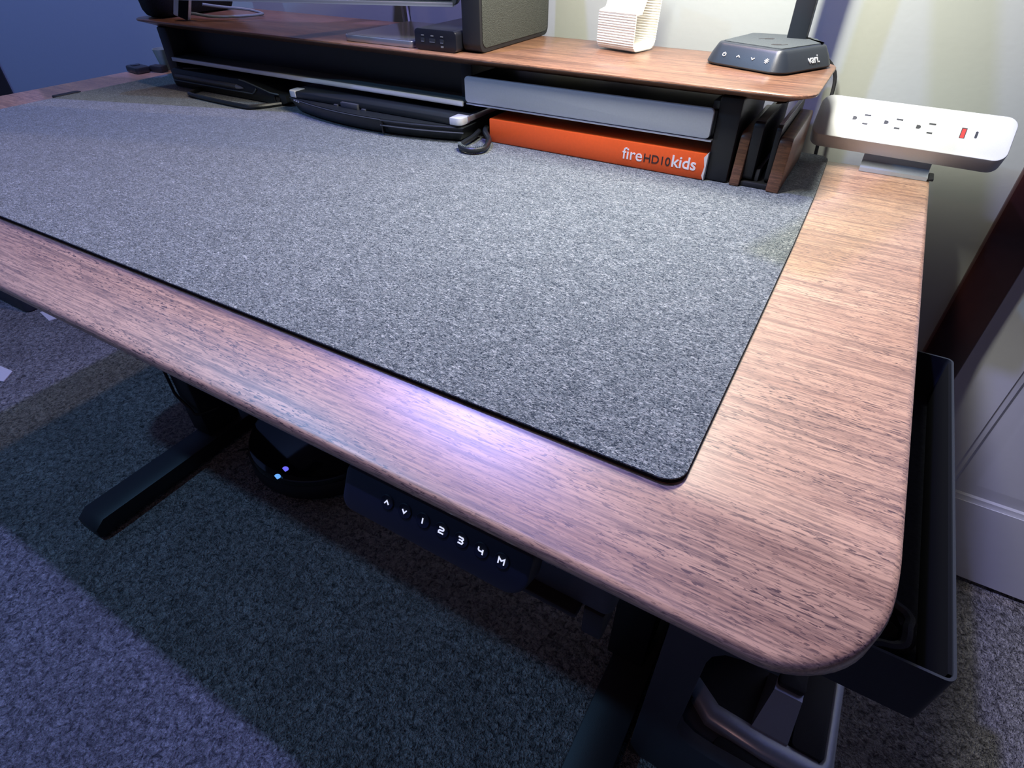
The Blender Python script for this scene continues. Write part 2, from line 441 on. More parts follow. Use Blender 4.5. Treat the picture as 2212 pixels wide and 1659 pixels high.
# cable strapped round the far leg
bm = bmesh.new(); tube(bm, [(-1.2138, .4965, .30), (-1.2140, .496, .19), (-1.2100, .4955, .160), (-1.175, .4955, .135), (-1.1500, .4955, .125), (-1.1455, .545, .112)], .0035, 8, smooth_n=5)
props(finish('leg_cable', bm, BLACKPL, loc=(-1.18, .492, .13)), 'black cable hanging round the far left desk leg', 'cable')

# ------------------------------------------------------------------ control panel under the front edge
kp = thing('control_panel', 'dark keypad with white symbols mounted under the desk front edge', 'control panel', (-.17, .19, .72))
KM = frame((-.1615, 0.1790, .7232), (1, 0, 0), (0, .42, .907))          # face frame: local x along the desk, y up the face
ol = rounded(rect(-.0840, .0690, -.0205, .0195), [.010, .016, .010, .012], 8)
finish('panel_body', S(ol, -.020, 0.0, bev=.0025, M=KM), plain('keypad_navy', (0.010, 0.014, 0.030), 0.45, 0, .5, .06, 1500), kp)
finish('mount_plate', B(-.225, -.095, .196, .2335, .728, .7398, bev=.002), BLACKPL, kp)
BTN = plain('keypad_button', (0.008, 0.011, 0.024), 0.6, spec=.2)
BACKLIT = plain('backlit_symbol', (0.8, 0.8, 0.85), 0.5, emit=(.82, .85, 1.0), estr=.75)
sym = {
 '^': [[(-.0016, -.0011), (0, .0013), (.0016, -.0011)]],
 'v': [[(-.0016, .0011), (0, -.0013), (.0016, .0011)]],
 '1': [[(0, -.0019), (0, .0019)]],
 '2': [[(-.0017, .0019), (.0012, .0019), (.0017, .0014), (.0017, .0006), (.0012, .0001), (-.0012, -.0001), (-.0017, -.0006), (-.0017, -.0019), (.0018, -.0019)]],
 '3': [[(-.0017, .0020), (.0013, .0020), (.0018, .0012), (.0010, .0001), (-.0012, .0001)], [(.0010, .0001), (.0018, -.0010), (.0013, -.0020), (-.0017, -.0020)]],
 '4': [[(-.0016, .0021), (-.0016, .0004), (-.0010, -.0003), (.0015, -.0003)], [(.0015, .0012), (.0015, -.0022)]],
 'M': [[(-.0019, -.0019), (-.0019, .0019), (0, .0002), (.0019, .0019), (.0019, -.0019)]]}
for i, ch in enumerate('^v1234M'):
    lx = -.0440 + i * .01545; ly = .0008
    c = KM @ V((lx, ly, 0))
    bm = bmesh.new(); vs = rings(bm, [[V((lx + r * math.cos(2 * math.pi * k / 24), ly + r * math.sin(2 * math.pi * k / 24), z)) for k in range(24)] for r, z in ((.0058, -.001), (.0058, .0003), (.0052, .0008), (.0035, .0006), (.001, .0005))])
    xf(bm, vs, KM)
    bt = finish('button', bm, BTN, kp)
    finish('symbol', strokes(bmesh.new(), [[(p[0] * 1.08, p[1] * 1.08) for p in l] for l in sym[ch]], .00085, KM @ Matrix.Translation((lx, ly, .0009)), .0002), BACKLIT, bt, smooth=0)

# power box hung behind the keypad
pb = thing('under_desk_power_box', 'dark box with faint lettering fixed under the desktop beside the keypad', 'power box', (-.15, .28, .60))
finish('case', S(rounded(rect(-.30, -.051, .235, .36), .008, 4), .619, .7400, bev=.006), DOCKG, pb)
finish('base_lip', B(-.295, -.076, .226, .36, .6125, .6192, bev=.002), BLACKPL, pb)
LM = frame((0, .2346, 0), (1, 0, 0), (0, 0, 1))
finish('lettering', text_bm('KER', .0125, frame((-.1190, .2347, .6545), (1, 0, 0), (0, 0, 1)), .0003), plain('faint_print', (.22, .24, .27), .6), pb, smooth=0)
finish('plug', B(-.0735, -.0555, .2345, .262, .583, .6195, bev=.003), BLACKPL, pb)

# ------------------------------------------------------------------ tray hung under the right side
tr = thing('under_desk_tray', 'dark metal tray with felt floor sticking out below the right desk edge', 'tray', (.05, .43, .648))
tx0, tx1, ty0, ty1, tz0, tz1 = -.012, .1440, .254, .612, .6480, .7000
def ro(d, r): return rounded(rect(tx0 + d, tx1 - d, ty0 + d, ty1 - d), r, 5)
bm = bmesh.new()
rings(bm, [[V((p.x, p.y, z)) for p in o_] for o_, z in ((ro(0, .006), tz0 + .001), (ro(0, .006), tz1), (ro(.0018, .0045), tz1), (ro(.0018, .0045), tz0 + .003))])
finish('tray_shell', bm, TRAYM, tr)
finish('liner', S(ro(.004, .004), tz0 + .0031, tz0 + .0050), LINER, tr)
bm = bmesh.new(); box(bm, tx1 - .0040, tx1 - .0020, ty0 + .006, ty1 - .006, tz0 + .0051, tz1 - .0015); finish('side_lining', bm, plain('lining_black', (.004, .005, .008), .95, 0, .1), tr)
for x in (.01, .075): finish('hanger', B(x - .008, x + .008, .38, .54, tz0 + .0051, .7402, bev=.002), BLACK, tr)
bm = bmesh.new(); c0 = V((.1085, .302, tz0 + .0105))
pts = []
for k in range(46):
    a = 2 * math.pi * k / 20; rr = .021 + .0016 * math.sin(k * 1.7)
    pts.append(c0 + V((rr * math.cos(a) * 1.05, rr * math.sin(a), .0022 * (k / 9) + .0012 * math.sin(k))))
pts += [V((.090, .335, .670)), V((.098, .365, .668)), V((.055, .40, .666)), V((.02, .41, .664))]
tube(bm, pts, .0042, 8, smooth_n=3)
props(finish('coiled_cable', bm, BLACKPL, loc=(.09, .30, tz0 + .005)), 'black coiled cable lying in the under-desk tray', 'cable')

# ------------------------------------------------------------------ felt mat
ol = rounded([(-1.308, .2450), (-.0285, .2462), (-.0285, .45), (-.029, .62), (-.031, .78), (-.036, .934), (-1.318, .934)], [.02, .014, 0, 0, 0, .016, .02], 8)
mat_ = thing('felt_desk_mat', 'large grey felt mat covering most of the desk top', 'desk mat', (-.67, .59, T))
finish('shaded_backing', S(ol, T + .0003, T + .0021), plain('mat_backing_shade', (0.006, 0.006, 0.008), 0.9, 0, .1), mat_)  # black backing layer; its colour also carries the shade under the overhanging edge
finish('felt_top', S(offset_poly(ol, .0002), T + .0021, MT, bev=.0006), FELT, mat_)
bm = S(rounded(rect(-1.3285, -1.3125, .574, .622), .004, 4), T + .0003, MT + .0012, bev=.0008)
props(finish('mat_clip', bm, BLACKPL, loc=(-1.33, .598, T)), 'small flat black clip at the far left edge of the felt mat', 'clip')
# key fob lying by the far desk edge
kf = thing('key_fob', 'small black remote lying on bare wood at the far left of the desk', 'remote', (-1.405, .80, T))
KMf = Matrix.Translation((-1.405, .797, T)) @ Matrix.Rotation(R(-8), 4, 'Z')
finish('case', S(rounded(rect(-.026, .026, -.016, .016), .007, 5), .0004, .0125, bev=.003, M=KMf), RUG, kf)
finish('button', S(rounded(rect(-.016, -.002, -.008, .008), .003, 4), .0125, .0135, M=KMf), GLOSS, kf)

# ------------------------------------------------------------------ desk shelf
sh = thing('desk_shelf', 'long walnut desk shelf with black supports and a silver drawer', 'desk shelf', (-.66, .84, MT))
ST = .889; SB = .8718
ol = rounded([(-1.262, .733), (-.0590, .733), (-.0610, .945), (-1.262, .945)], [.030, .030, .030, .030], 8)
bm = bmesh.new()
rs = []
for d, z in [(.042, SB), (.040, SB + .0006), (.0008, ST - .0035), (0, ST - .0022), (.0004, ST - .0008), (.0016, ST)]:
    rs.append([V((p.x, p.y, z)) for p in (offset_poly(ol, d) if d else ol)])
rings(bm, rs); finish('top_board', bm, WALNUT, sh)
def sup(x0, x1, y0=.7555): finish('support', B(x0, x1, y0, .905, MT + .0003, SB + .0036, bev=.003), BLACK, sh)
sup(-.1610, -.1335); sup(-1.2240, -1.1960); sup(-.5430, -.5230, .775)
# folded metal shelf plate on the left
bm = bmesh.new(); box(bm, -1.1955, -.5235, .7531, .915, .8255, .8275)
finish('shelf_plate', bm, GREYDEV, sh)
finish('plate_lip', B(-1.1955, -.5235, .7485, .7530, .8210, .8280, bev=.0012), BRIGHT, sh, label='bright silver front lip')
finish('back_panel', B(-1.1957, -.5432, .792, .798, .8278, SB + .0003), BLACK, sh)
# drawer on the right
dr = finish('drawer', B(-.5225, -.1615, .760, .915, .8265, .858, bev=.001), BLACK, sh)
bm = bmesh.new(); ol = rounded(rect(-.5175, -.1635, .8285, .8625), [.005, .005, .005, .005], 6)
slab(bm, ol, 0, .006, bev=.0012, M=frame((0, .7535, 0), (1, 0, 0), (0, 0, 1)))
finish('drawer_front', bm, SILVERP, dr, label='brushed silver drawer front')
finish('front_lip', B(-.516, -.1600, .7475, .766, .8255, .8276, bev=.0006), SILVER, dr)
finish('runner', B(-.1700, -.1620, .765, .900, .8585, .8680, bev=.001), GREYDEV, dr)

# ------------------------------------------------------------------ under the shelf
# orange carton
ob = thing('tablet_box', 'orange cardboard tablet box with white and dark lettering', 'box', (-.319, .85, MT))
finish('carton', B(-.4795, -.1620, .7510, .945, MT + .0004, .8105, bev=.0016), ORANGE, ob)
bm = bmesh.new()
vs = rings(bm, [[V(p) for p in q] for q in (
    [(-.1612, .7503, MT + .0006), (-.1640, .7500, .7840), (-.1625, .7502, .7950), (-.1650, .7500, .8060), (-.1615, .7506, .8112), (-.1612, .7590, .8113), (-.1610, .7600, MT + .0006)],
    [(-.1606, .7506, MT + .0006), (-.1612, .7505, .7840), (-.1607, .7505, .7950), (-.1612, .7505, .8060), (-.1606, .7510, .8114), (-.1606, .7590, .8114), (-.1604, .7600, MT + .0006)])])
finish('torn_corner', bm, CARDW, ob, smooth=0, label='scuffed white corner')
def tx(s, size, x, z, mat, bold=0.0, sp=1.0):
    finish('lettering', text_bm(s, size, frame((x, .7508, z), (1, 0, 0), (0, 0, 1)), .0002, bold=bold, space=sp), mat, ob, smooth=0)
tx('fire', .0208, -.2715, .7880, INKW, .00010); tx('HD10', .0148, -.2425, .7885, INKK, .00010); tx('kids', .0205, -.2052, .7885, INKW, .00030)

# thick black laptop with silver lid corners
lp = thing('black_laptop', 'thick black laptop with silver lid corners lying on the mat', 'laptop', (-.68, .83, MT))
xs = [-.858 + (.352) * k / 16 for k in range(17)]
fr = [(x, .722 - .030 * (1 - ((x + .682) / .176) ** 2)) for x in xs]
ol = [V(p) for p in fr] + [V((-.506, .935)), V((-.858, .935))]
bm = bmesh.new()
rings(bm, [[V((p.x, p.y, z)) for p in offset_poly(ol, d)] for d, z in ((.016, MT + .0004), (.010, MT + .003), (.002, MT + .018), (.0005, MT + .0215), (.003, MT + .0228), (.003, MT + .0240))])
finish('base', bm, RUG, lp)
lid = finish('lid', S(rounded(rect(-.855, -.508, .7195, .935), [.010, .010, .004, .004], 5), MT + .0243, MT + .0345, bev=.002), RUG, lp)
for s, x0, x1 in ((-1, -.8560, -.838), (1, -.527, -.5068)):
    q = rounded(rect(x0, x1, .7185, .742), [.009 if s < 0 else .001, .009 if s > 0 else .001, .001, .001], 5)
    finish('lid_corner', S(q, MT + .0250, MT + .0351, bev=.0012), BRIGHT, lp, label='silver lid corner')
finish('lid_edge_strip', B(-.5075, -.5055, .735, .93, MT + .0270, MT + .0351, bev=.0006), SILVER, lp)
finish('latch', B(-.735, -.700, .7150, .7205, MT + .0235, MT + .0318, bev=.001), CHAR, lp)
for x in (-.748, -.690): finish('latch_stop', B(x - .004, x + .004, .7165, .7200, MT + .0228, MT + .0262, bev=.0006), CHAR, lp)
bm = bmesh.new(); tube(bm, [(x, y + .0006, MT + .0150) for x, y in fr[10:]], .0011, 6); finish('trim_line', bm, CHAR, lp)
bm = bmesh.new(); tube(bm, [(x, y + .0012, MT + .0226) for x, y in fr[:11]], .0009, 6); finish('trim_line', bm, CHAR, lp)
for k in range(3): finish('indicator_light', B(-.842 + k * .007, -.8385 + k * .007, fr[1][1] + .001 - k * .0022, fr[1][1] + .006, MT + .0205, MT + .0224), SILVER, lp, smooth=0)
bm = bmesh.new(); box(bm, -.6355, -.6335, .6940, .700, MT + .003, MT + .0215, bev=.0003); finish('seam', bm, GLOSS, lp)

# rugged tablet with stylus and a ring stand
rt = thing('rugged_tablet', 'rugged black tablet computer with a stylus under the far shelf end', 'tablet', (-1.04, .84, MT))
pf = [(-1.196, MT + .004), (-1.190, MT + .0015), (-.905, MT + .0015), (-.888, MT + .006), (-.888, MT + .018), (-.925, MT + .0195), (-.948, MT + .0245), (-.985, MT + .0315), (-1.000, MT + .0330), (-1.190, MT + .0330), (-1.196, MT + .029)]
bm = S([V(p) for p in pf], 0, .19, bev=.0018, M=frame((0, .740, 0), (1, 0, 0), (0, 0, 1)) @ Matrix.Translation((0, 0, -.19)))
finish('body', bm, RUG, rt)
bm = bmesh.new(); tube(bm, [(-1.182, .7385, MT + .0205), (-1.03, .7385, MT + .0205), (-1.010, .7385, MT + .0203)], .0042, 10); st = finish('stylus', bm, plain('stylus_grey', (.10, .11, .12), .35), rt)
bm = bmesh.new(); tube(bm, [(-1.010, .7385, MT + .0203), (-.998, .7385, MT + .0198), (-.9935, .7385, MT + .0195)], [.004, .0018, .0009], 10); finish('stylus_tip', bm, SILVER, st)
bm = bmesh.new(); tube(bm, [(-1.000, .7392, MT + .0326), (-.985, .7392, MT + .0311), (-.948, .7392, MT + .0241), (-.925, .7392, MT + .0192), (-.905, .7392, MT + .0185)], .0012, 6); finish('edge_trim', bm, GREYDEV, rt)
bm = bmesh.new(); tube(bm, [(-1.192, .7388, MT + .0125), (-1.00, .7388, MT + .0125), (-.972, .7388, MT + .0125), (-.965, .7388, MT + .0165), (-.960, .7388, MT + .0215)], .0013, 6); finish('slot_trim', bm, GREYDEV, rt)
bm = bmesh.new(); vs = rings(bm, [[V((r * math.cos(2 * math.pi * k / 20), r * math.sin(2 * math.pi * k / 20), z)) for k in range(20)] for r, z in ((.0075, 0), (.0075, .0012), (.005, .0012), (.005, .0002))])
xf(bm, vs, frame((-.910, .7398, MT + .0105), (1, 0, 0), (0, 0, 1))); finish('hinge_hole', bm, GLOSS, rt)
bm = bmesh.new(); tube(bm, [(-1.120, .741, MT + .004), (-1.110, .712, MT + .0045), (-1.085, .700, MT + .0045), (-.955, .694, MT + .0045), (-.925, .703, MT + .0045), (-.905, .741, MT + .004)], .0038, 8, smooth_n=6)
finish('carry_handle', bm, RUG, rt)
bm = bmesh.new(); tube(bm, [(-1.188, .752, MT + .0335), (-1.185, .80, MT + .0338)], .0008, 6); tube(bm, [(-1.168, .748, MT + .0335), (-1.12, .775, MT + .0335)], .0008, 6)
finish('screen_edge', bm, GREYDEV, rt)

# braided loop in front of the carton
bm = bmesh.new(); pts = [(-.503, .760, MT + .010), (-.500, .737, MT + .0068), (-.4985, .711, MT + .0060), (-.493, .695, MT + .0058), (-.479, .688, MT + .0058), (-.466, .6915, MT + .0058), (-.459, .703, MT + .0062), (-.4625, .718, MT + .0070), (-.4700, .735, MT + .009), (-.4860, .750, MT + .014), (-.4930, .765, MT + .0150)]
n0 = len(pts)
tube(bm, pts, .0038, 10, smooth_n=8)
lo = thing('cord_loop', 'short black braided cord loop lying between laptop and orange box', 'cord loop', (-.48, .71, MT))
finish('cord', bm, RUG, lo)
for k in range(16):
    a = R(200 + k * 9.5); c = V((-.4795 + .0195 * math.cos(a), .7060 + .0165 * math.sin(a), MT + .0092))
    t_ = V((-math.sin(a), math.cos(a), 0)); s_ = V((math.cos(a), math.sin(a), 0))
    bm = bmesh.new(); tube(bm, [c - s_ * .0024 - t_ * .0004, c + V((0, 0, .0006)), c + s_ * .0024 + t_ * .0004], .0006, 5); finish('braid', bm, GREYDEV, lo)

# vertical dock with two walnut cheeks
vd = thing('vertical_device_dock', 'walnut and black vertical dock holding two slim devices on edge', 'device dock', (-.10, .83, MT))
for x0, x1 in ((-.1295, -.1175), (-.0855, -.0705)):
    prof = rounded([(.7520, MT + .0003), (.905, MT + .0003), (.905, .842), (.7600, .8385)], [.001, .001, .012, .009], 6)
    finish('cheek', S([V(p) for p in prof], 0, x1 - x0, bev=.0018, M=frame((x0, 0, 0), (0, 1, 0), (0, 0, 1))), WALNUT_V, vd, label='walnut side cheek')
finish('base', B(-.1175, -.0855, .757, .900, MT + .0003, MT + .006, bev=.001), BLACKPL, vd)
finish('spring_bar', B(-.1035, -.0985, .765, .88, MT + .006, MT + .020, bev=.001), CHAR, vd)
def slim(name, label, x0, th, y0, zt, edge):
    g = thing(name, label, 'device', (x0 + th / 2, .83, MT + .006))
    o_ = rounded([(y0 + .004, MT + .0065), (.918, MT + .0065), (.918, zt), (y0, zt)], .006, 5)
    sh_ = finish('shell', S(o_, 0, th, bev=.0010, M=frame((x0, 0, 0), (0, 1, 0), (0, 0, 1))), BLACKPL, g)
    finish('top_edge', B(x0 + .0006, x0 + th - .0006, y0 + .008, .910, zt - .0002, zt + .0008, bev=.0003), edge, g, label='pale upper edge')
    return g
slim('slim_black_device', 'slim black device with a grey edge standing in the dock nearer the drawer', -.1172, .0120, .757, .8520, GREYDEV)
slim('slim_edged_device', 'thinner device standing against the outer walnut cheek of the dock', -.0918, .0060, .760, .8505, SILVERP)

# bits beside the far shelf support
cp = thing('paper_cup', 'grey green paper cup standing behind the far shelf support', 'cup', (-1.365, .86, T))
bm = bmesh.new(); lathe(bm, [(.014, .001), (.021, .040), (.020, .040), (.013, .004)], (-1.378, .850, T), 24); finish('cup_wall', bm, CUP, cp)
up = thing('usb_plug', 'small black usb plug with a metal tip by the far shelf support', 'plug', (-1.36, .81, T))
UM = Matrix.Translation((-1.372, .820, T + .001)) @ Matrix.Rotation(R(12), 4, 'Z')
finish('plug_body', B(-.012, .020, -.010, .010, 0.0, .012, bev=.002, M=UM), BLACKPL, up)
finish('plug_tip', B(-.026, -.012, -.006, .006, .003, .0085, bev=.0006, M=UM), CHROME, up, label='metal plug tip')

# ------------------------------------------------------------------ on the shelf
Z0 = ST + .0004
bg = thing('black_camera_bag', 'soft black case standing on the far left end of the shelf', 'bag', (-1.235, .85, Z0))
BMt = Matrix.Identity(4)
bm = bmesh.new(); ol = rounded(rect(-1.258, -1.190, .752, .925), .022, 6)
rings(bm, [[V((p.x - .12 * max(0, z - .02) * (1 if p.x < -1.224 else .1), p.y, Z0 + z)) for p in offset_poly(ol, d)] for d, z in ((.012, 0), (.005, .003), (0, .012), (-.002, .06), (-.002, .12), (0, .15), (.010, .165))])
finish('case_body', bm, BAG, bg)
bm = bmesh.new(); tube(bm, [(-1.1885, .76, Z0 + .07), (-1.1860, .80, Z0 + .075), (-1.1860, .88, Z0 + .075), (-1.1885, .915, Z0 + .07)], .002, 6, smooth_n=4); finish('zip', bm, GLOSS, bg)
bb = thing('small_black_block', 'small black block behind the soft case at the shelf end', 'block', (-1.268, .85, Z0))
finish('case', S(rounded(rect(-1.300, -1.262, .838, .872), .004, 4), Z0, Z0 + .016, bev=.002), BLACKPL, bb)
finish('cap', S(rounded(rect(-1.297, -1.265, .841, .869), .003, 4), Z0 + .016, Z0 + .0185, bev=.001), RUG, bb)

ad = thing('silver_cable_adapter', 'chrome display cable plug leaning on the black case', 'cable adapter', (-1.14, .76, Z0))
AM = Matrix.Translation((-1.146, .762, Z0 + .0003)) @ Matrix.Rotation(R(28), 4, 'Z') @ Matrix.Rotation(R(22), 4, 'Y')
finish('plug_shell', S(rounded(rect(-.013, .013, -.008, .008), .004, 3), .005, .052, bev=.0015, M=AM), BRIGHT, ad)
finish('plug_band', B(-.003, .0135, -.0085, -.0070, .006, .050, M=AM), GLOSS, ad)
bm = bmesh.new(); tube(bm, [(-1.105, .770, Z0 + .050), (-1.06, .80, Z0 + .06), (-1.0, .85, Z0 + .075), (-.97, .87, Z0 + .09)], .0024, 8, smooth_n=6)
finish('cable', bm, CABLEG, ad)
bm = bmesh.new(); tube(bm, [(-1.118, .766, Z0 + .012), (-1.09, .790, Z0 + .006), (-1.07, .835, Z0 + .0035), (-1.060, .868, Z0 + .0035), (-1.066, .876, Z0 + .0045), (-1.090, .865, Z0 + .010), (-1.115, .83, Z0 + .016), (-1.128, .80, Z0 + .022)], .0024, 8, smooth_n=6)
finish('cable', bm, CABLEG, ad)

# thin silver slab
ss = thing('slim_silver_drive', 'slim polished silver slab lying on the shelf beside the power bank', 'drive', (-.68, .83, Z0))
finish('case', S(rounded([(-.7380, .7490), (-.6060, .7490), (-.6060, .905), (-.7380, .905)], .008, 5), Z0, Z0 + .0085, bev=.0010), SILVER, ss)
finish('top_glass', S(rounded([(-.7365, .7505), (-.6075, .7505), (-.6075, .9035), (-.7365, .9035)], .007, 5), Z0 + .0085, Z0 + .0090), plain('slab_top', (0.16, 0.17, 0.20), 0.10, 0.4), ss)

# power bank
pk = thing('power_bank', 'black power bank with three ports on the shelf front', 'power bank', (-.56, .80, Z0))
prf = rounded(rect(-.5990, -.5275, Z0, Z0 + .0265), .006, 6)
finish('case', S(prf, 0, .125, bev=.001, M=frame((0, .872, 0), (1, 0, 0), (0, 0, 1))), plain('power_bank_black', (0.012, 0.013, 0.020), 0.28), pk)
for x, wd in ((-.5845, .0060), (-.5680, .0100), (-.5515, .0060)):
    p = finish('port', B(x - wd / 2, x + wd / 2, .7462, .7475, Z0 + .0105, Z0 + .0150), HOLE, pk, smooth=0)
    finish('port_tongue', B(x - wd / 2 + .0006, x + wd / 2 - .0006, .7460, .7468, Z0 + .0105, Z0 + .0112), SILVER, p, smooth=0)
    finish('port_mark', B(x - .0022, x + .0022, .7465, .7471, Z0 + .0178, Z0 + .0190), INKG, pk, smooth=0)
finish('port_badge', S(rounded(rect(x - .0022, x + .0022, Z0 + .0050, Z0 + .0072), .0005, 3), 0, .0004, M=frame((0, .7470, 0), (1, 0, 0), (0, 0, 1))), INKG, pk, smooth=0)

# slim fabric sided speaker
sp = thing('slim_upright_speaker', 'slim upright dark speaker with grey fabric sides beside the power bank', 'speaker', (-.51, .86, Z0))
prf = rounded(rect(.7600, .960, Z0, Z0 + .26), .012, 6)
finish('frame', S(prf, 0, .0300, bev=.002, M=frame((-.5260, 0, 0), (0, 1, 0), (0, 0, 1))), BLACKPL, sp)
prf = rounded(rect(.7650, .955, Z0 + .006, Z0 + .254), .010, 6)
finish('fabric_side', S(prf, 0, .0016, bev=.0006, M=frame((-.4965, 0, 0), (0, 1, 0), (0, 0, 1))), FABRIC, sp, label='grey woven side cover')
finish('fabric_side', S(prf, 0, .0016, bev=.0006, M=frame((-.5271, 0, 0), (0, 1, 0), (0, 0, 1))), FABRIC, sp)

# monitor above the shelf, turned towards the chair, on a wall arm
mo = thing('monitor', 'dark monitor with a thin silver lower edge hanging above the shelf', 'monitor', (-.85, .70, .94))
d_ = V((-.947, -.321, 0)); nrm = V((.321, -.947, 0))
MM = frame((-.548, .7835, .9405), -d_, (0, 0, 1))          # local x to the right, y up, z towards the viewer
finish('shell', S(rounded(rect(-.76, .0, .0, .43), .008, 5), -.018, 0.0, bev=.002, M=MM), GREYDEV, mo)
finish('screen', S(rounded(rect(-.756, -.004, .006, .426), .006, 5), 0.0, .0012, M=MM), SCREEN, mo)
finish('lower_edge', B(-.752, -.006, -.0012, .0040, -.016, .0016, bev=.0006, M=MM), SILVER, mo)
bm = bmesh.new(); tube(bm, [MM @ V((-.31, .2, -.018)), MM @ V((-.31, .2, -.07)), V((-.80, .955, 1.14)), V((-.80, WY - .002, 1.14))], .016, 10); finish('wall_arm', bm, BLACK, mo)
bm = bmesh.new(); tube(bm, [(-.832, WY - .006, 1.12), (-.832, WY - .006, .96), (-.828, WY - .006, .90), (-.820, WY - .006, .80)], .0022, 6, smooth_n=4); tube(bm, [(-.818, WY - .006, 1.12), (-.819, WY - .006, .96), (-.816, WY - .006, .90), (-.805, WY - .006, .80)], .0022, 6, smooth_n=4)
props(finish('monitor_cable', bm, PAPER, loc=(-.825, WY - .006, .80)), 'pair of thin white cables hanging on the wall behind the shelf', 'cable')

# white ribbed printed holder
wh = thing('ribbed_holder', 'white ribbed plastic holder with a curled foot on the shelf', 'holder', (-.34, .89, Z0))
def ribbon(path, th):
    """closed outline of a thick band along a 2d path, ribbed on its outer side"""
    P = [V(p) for p in path]; n = len(P); L, Q = [], []
    for i in range(n):
        d = (P[min(i + 1, n - 1)] - P[max(i - 1, 0)]).normalized(); nn = V((-d.y, d.x))
        L.append(P[i] + nn * th); Q.append(P[i])
    return L, Q
path = [(.026, .080), (.012, .058), (.006, .0555), (0, .0555)]
path = [V(p) for p in path]
def dens(pts, step):
    out = []
    for a, b in zip(pts, pts[1:]):
        k = max(1, int((b - a).length / step))
        for j in range(k): out.append(a + (b - a) * j / k)
    return out + [pts[-1]]
prof = dens([V((0, .0455)), V((0, .012))], .00078) + [V(p) for p in arc(.012, .012, .012, 180, 270, 24)][1:] + dens([V((.012, 0)), V((.044, 0))], .00078)[1:] + [V(p) for p in arc(.044, .012, .012, -90, 0, 24)][1:] + dens([V((.056, .012)), V((.064, .115))], .00078)[1:]
L, Q = [], []
nP = len(prof); s = 0
for i in range(nP):
    d = (prof[min(i + 1, nP - 1)] - prof[max(i - 1, 0)]).normalized(); nn = V((d.y, -d.x))
    if i: s += (prof[i] - prof[i - 1]).length
    L.append(prof[i] - nn * .0026 - nn * .0007 * math.cos(2 * math.pi * s / .0031)); Q.append(prof[i] - nn * .0007 * (1 - math.cos(2 * math.pi * s / .0031)))
HM = frame((-.3725, .866, Z0 + .0008), (.985, .17, 0), (0, 0, 1)); hx = V((.97, -.24, 0)).normalized(); hy = V((.24, .97, 0)).normalized()
bm = bmesh.new()
def hp(p, u): return V((-.3760, .8790, Z0 + .0009)) + hx * u + hy * p.x + V((0, 0, 1)) * p.y
va = [[[bm.verts.new(hp(p, u)) for p in lst] for lst in (L, Q)] for u in (0, .062)]
for i in range(nP - 1):
    (a0, b0), (a1, b1) = va
    bm.faces.new((a0[i], a0[i + 1], a1[i + 1], a1[i])); bm.faces.new((b0[i], b1[i], b1[i + 1], b0[i + 1]))
    bm.faces.new((a0[i], b0[i], b0[i + 1], a0[i + 1])); bm.faces.new((a1[i], a1[i + 1], b1[i + 1], b1[i]))
for i in (0, nP - 1): bm.faces.new((va[0][0][i], va[1][0][i], va[1][1][i], va[0][1][i]))
finish('ribbed_band', bm, RIB, wh, smooth=50)
ramp_p = [V((0.0005, .0440)), V((0.0005, .0467)), V((.014, .0495)), V((.038, .095)), V((.041, .0935)), V((.0165, .0467)), V((.0155, .0440))]
bm = bmesh.new(); rings(bm, [[hp(p, u) for p in ramp_p] for u in (.0005, .0615)]); finish('ramp', bm, RIB, wh, smooth=25)

# ------------------------------------------------------------------ desk lamp
la = thing('desk_lamp', 'charcoal desk lamp with touch symbols and a flat upright arm on the shelf', 'lamp', (-.14, .885, Z0))
bo = [(-.2165, .8560), (-.1120, .8200), (-.0670, .9050), (-.0800, .945), (-.115, .972), (-.190, .960)]
ol = rounded(bo, [.022, .020, .016, .02, .02, .02], 8)
bm = bmesh.new()
H = .0250
rings(bm, [[V((p.x, p.y, Z0 + z)) for p in offset_poly(ol, d)] for d, z in ((.003, 0), (.0008, .0012), (0, .003), (.0045, .0130), (.009, .0205), (.0105, .0230), (.0125, .0245), (.0155, H))])
finish('lamp_base', bm, LAMPM, la, smooth=40)
pad = offset_poly(ol, .0165)
finish('charging_pad', S(pad, Z0 + H - .0002, Z0 + H + .0008, bev=.0003), LAMPTOP, la, label='grey charging pad on the base')
# printed arcs on the pad
e1 = (V((-.1120, .8200)) - V((-.2165, .8560))).normalized()
PM = frame((-.1395, .885, Z0 + H + .0009), (e1.x, e1.y, 0), (-e1.y, e1.x, 0))
for a0, a1, rr in ((115, 165, .024), (118, 150, .0195), (-65, -15, .024), (-62, -30, .0195)):
    finish('pad_mark', strokes(bmesh.new(), [arc(0, 0, rr, a0, a1, 10)], .0011, PM, .0002), INKK, la, smooth=0)
# touch symbols on the sloping front face
A = V((-.2165, .8560, 0)); Bv = V((-.1120, .8200, 0)); ex = (Bv - A).normalized(); en = V((ex.y, -ex.x, 0))
up_ = (V((0, 0, .0175)) - en * .009).normalized()
def facepoint(u, z, dcl): return A.lerp(Bv, u) - en * dcl + V((0, 0, Z0 + z))
def facemat(u): return frame(facepoint(u, .0130, .0045 - .0006), ex, up_)
ring_ = [arc(0, 0, .0021, 125, 415, 16), [(0, .0006), (0, .0026)]]
finish('touch_symbol', strokes(bmesh.new(), ring_, .0006, facemat(.26), .0003), INKW, la, smooth=0)
finish('touch_symbol', strokes(bmesh.new(), [[(-.0022, -.0010), (0, .0011), (.0022, -.0010)]], .0008, facemat(.44), .0003), INKW, la, smooth=0)
finish('touch_symbol', strokes(bmesh.new(), [[(-.0022, .0010), (0, -.0011), (.0022, .0010)]], .0008, facemat(.62), .0003), INKW, la, smooth=0)
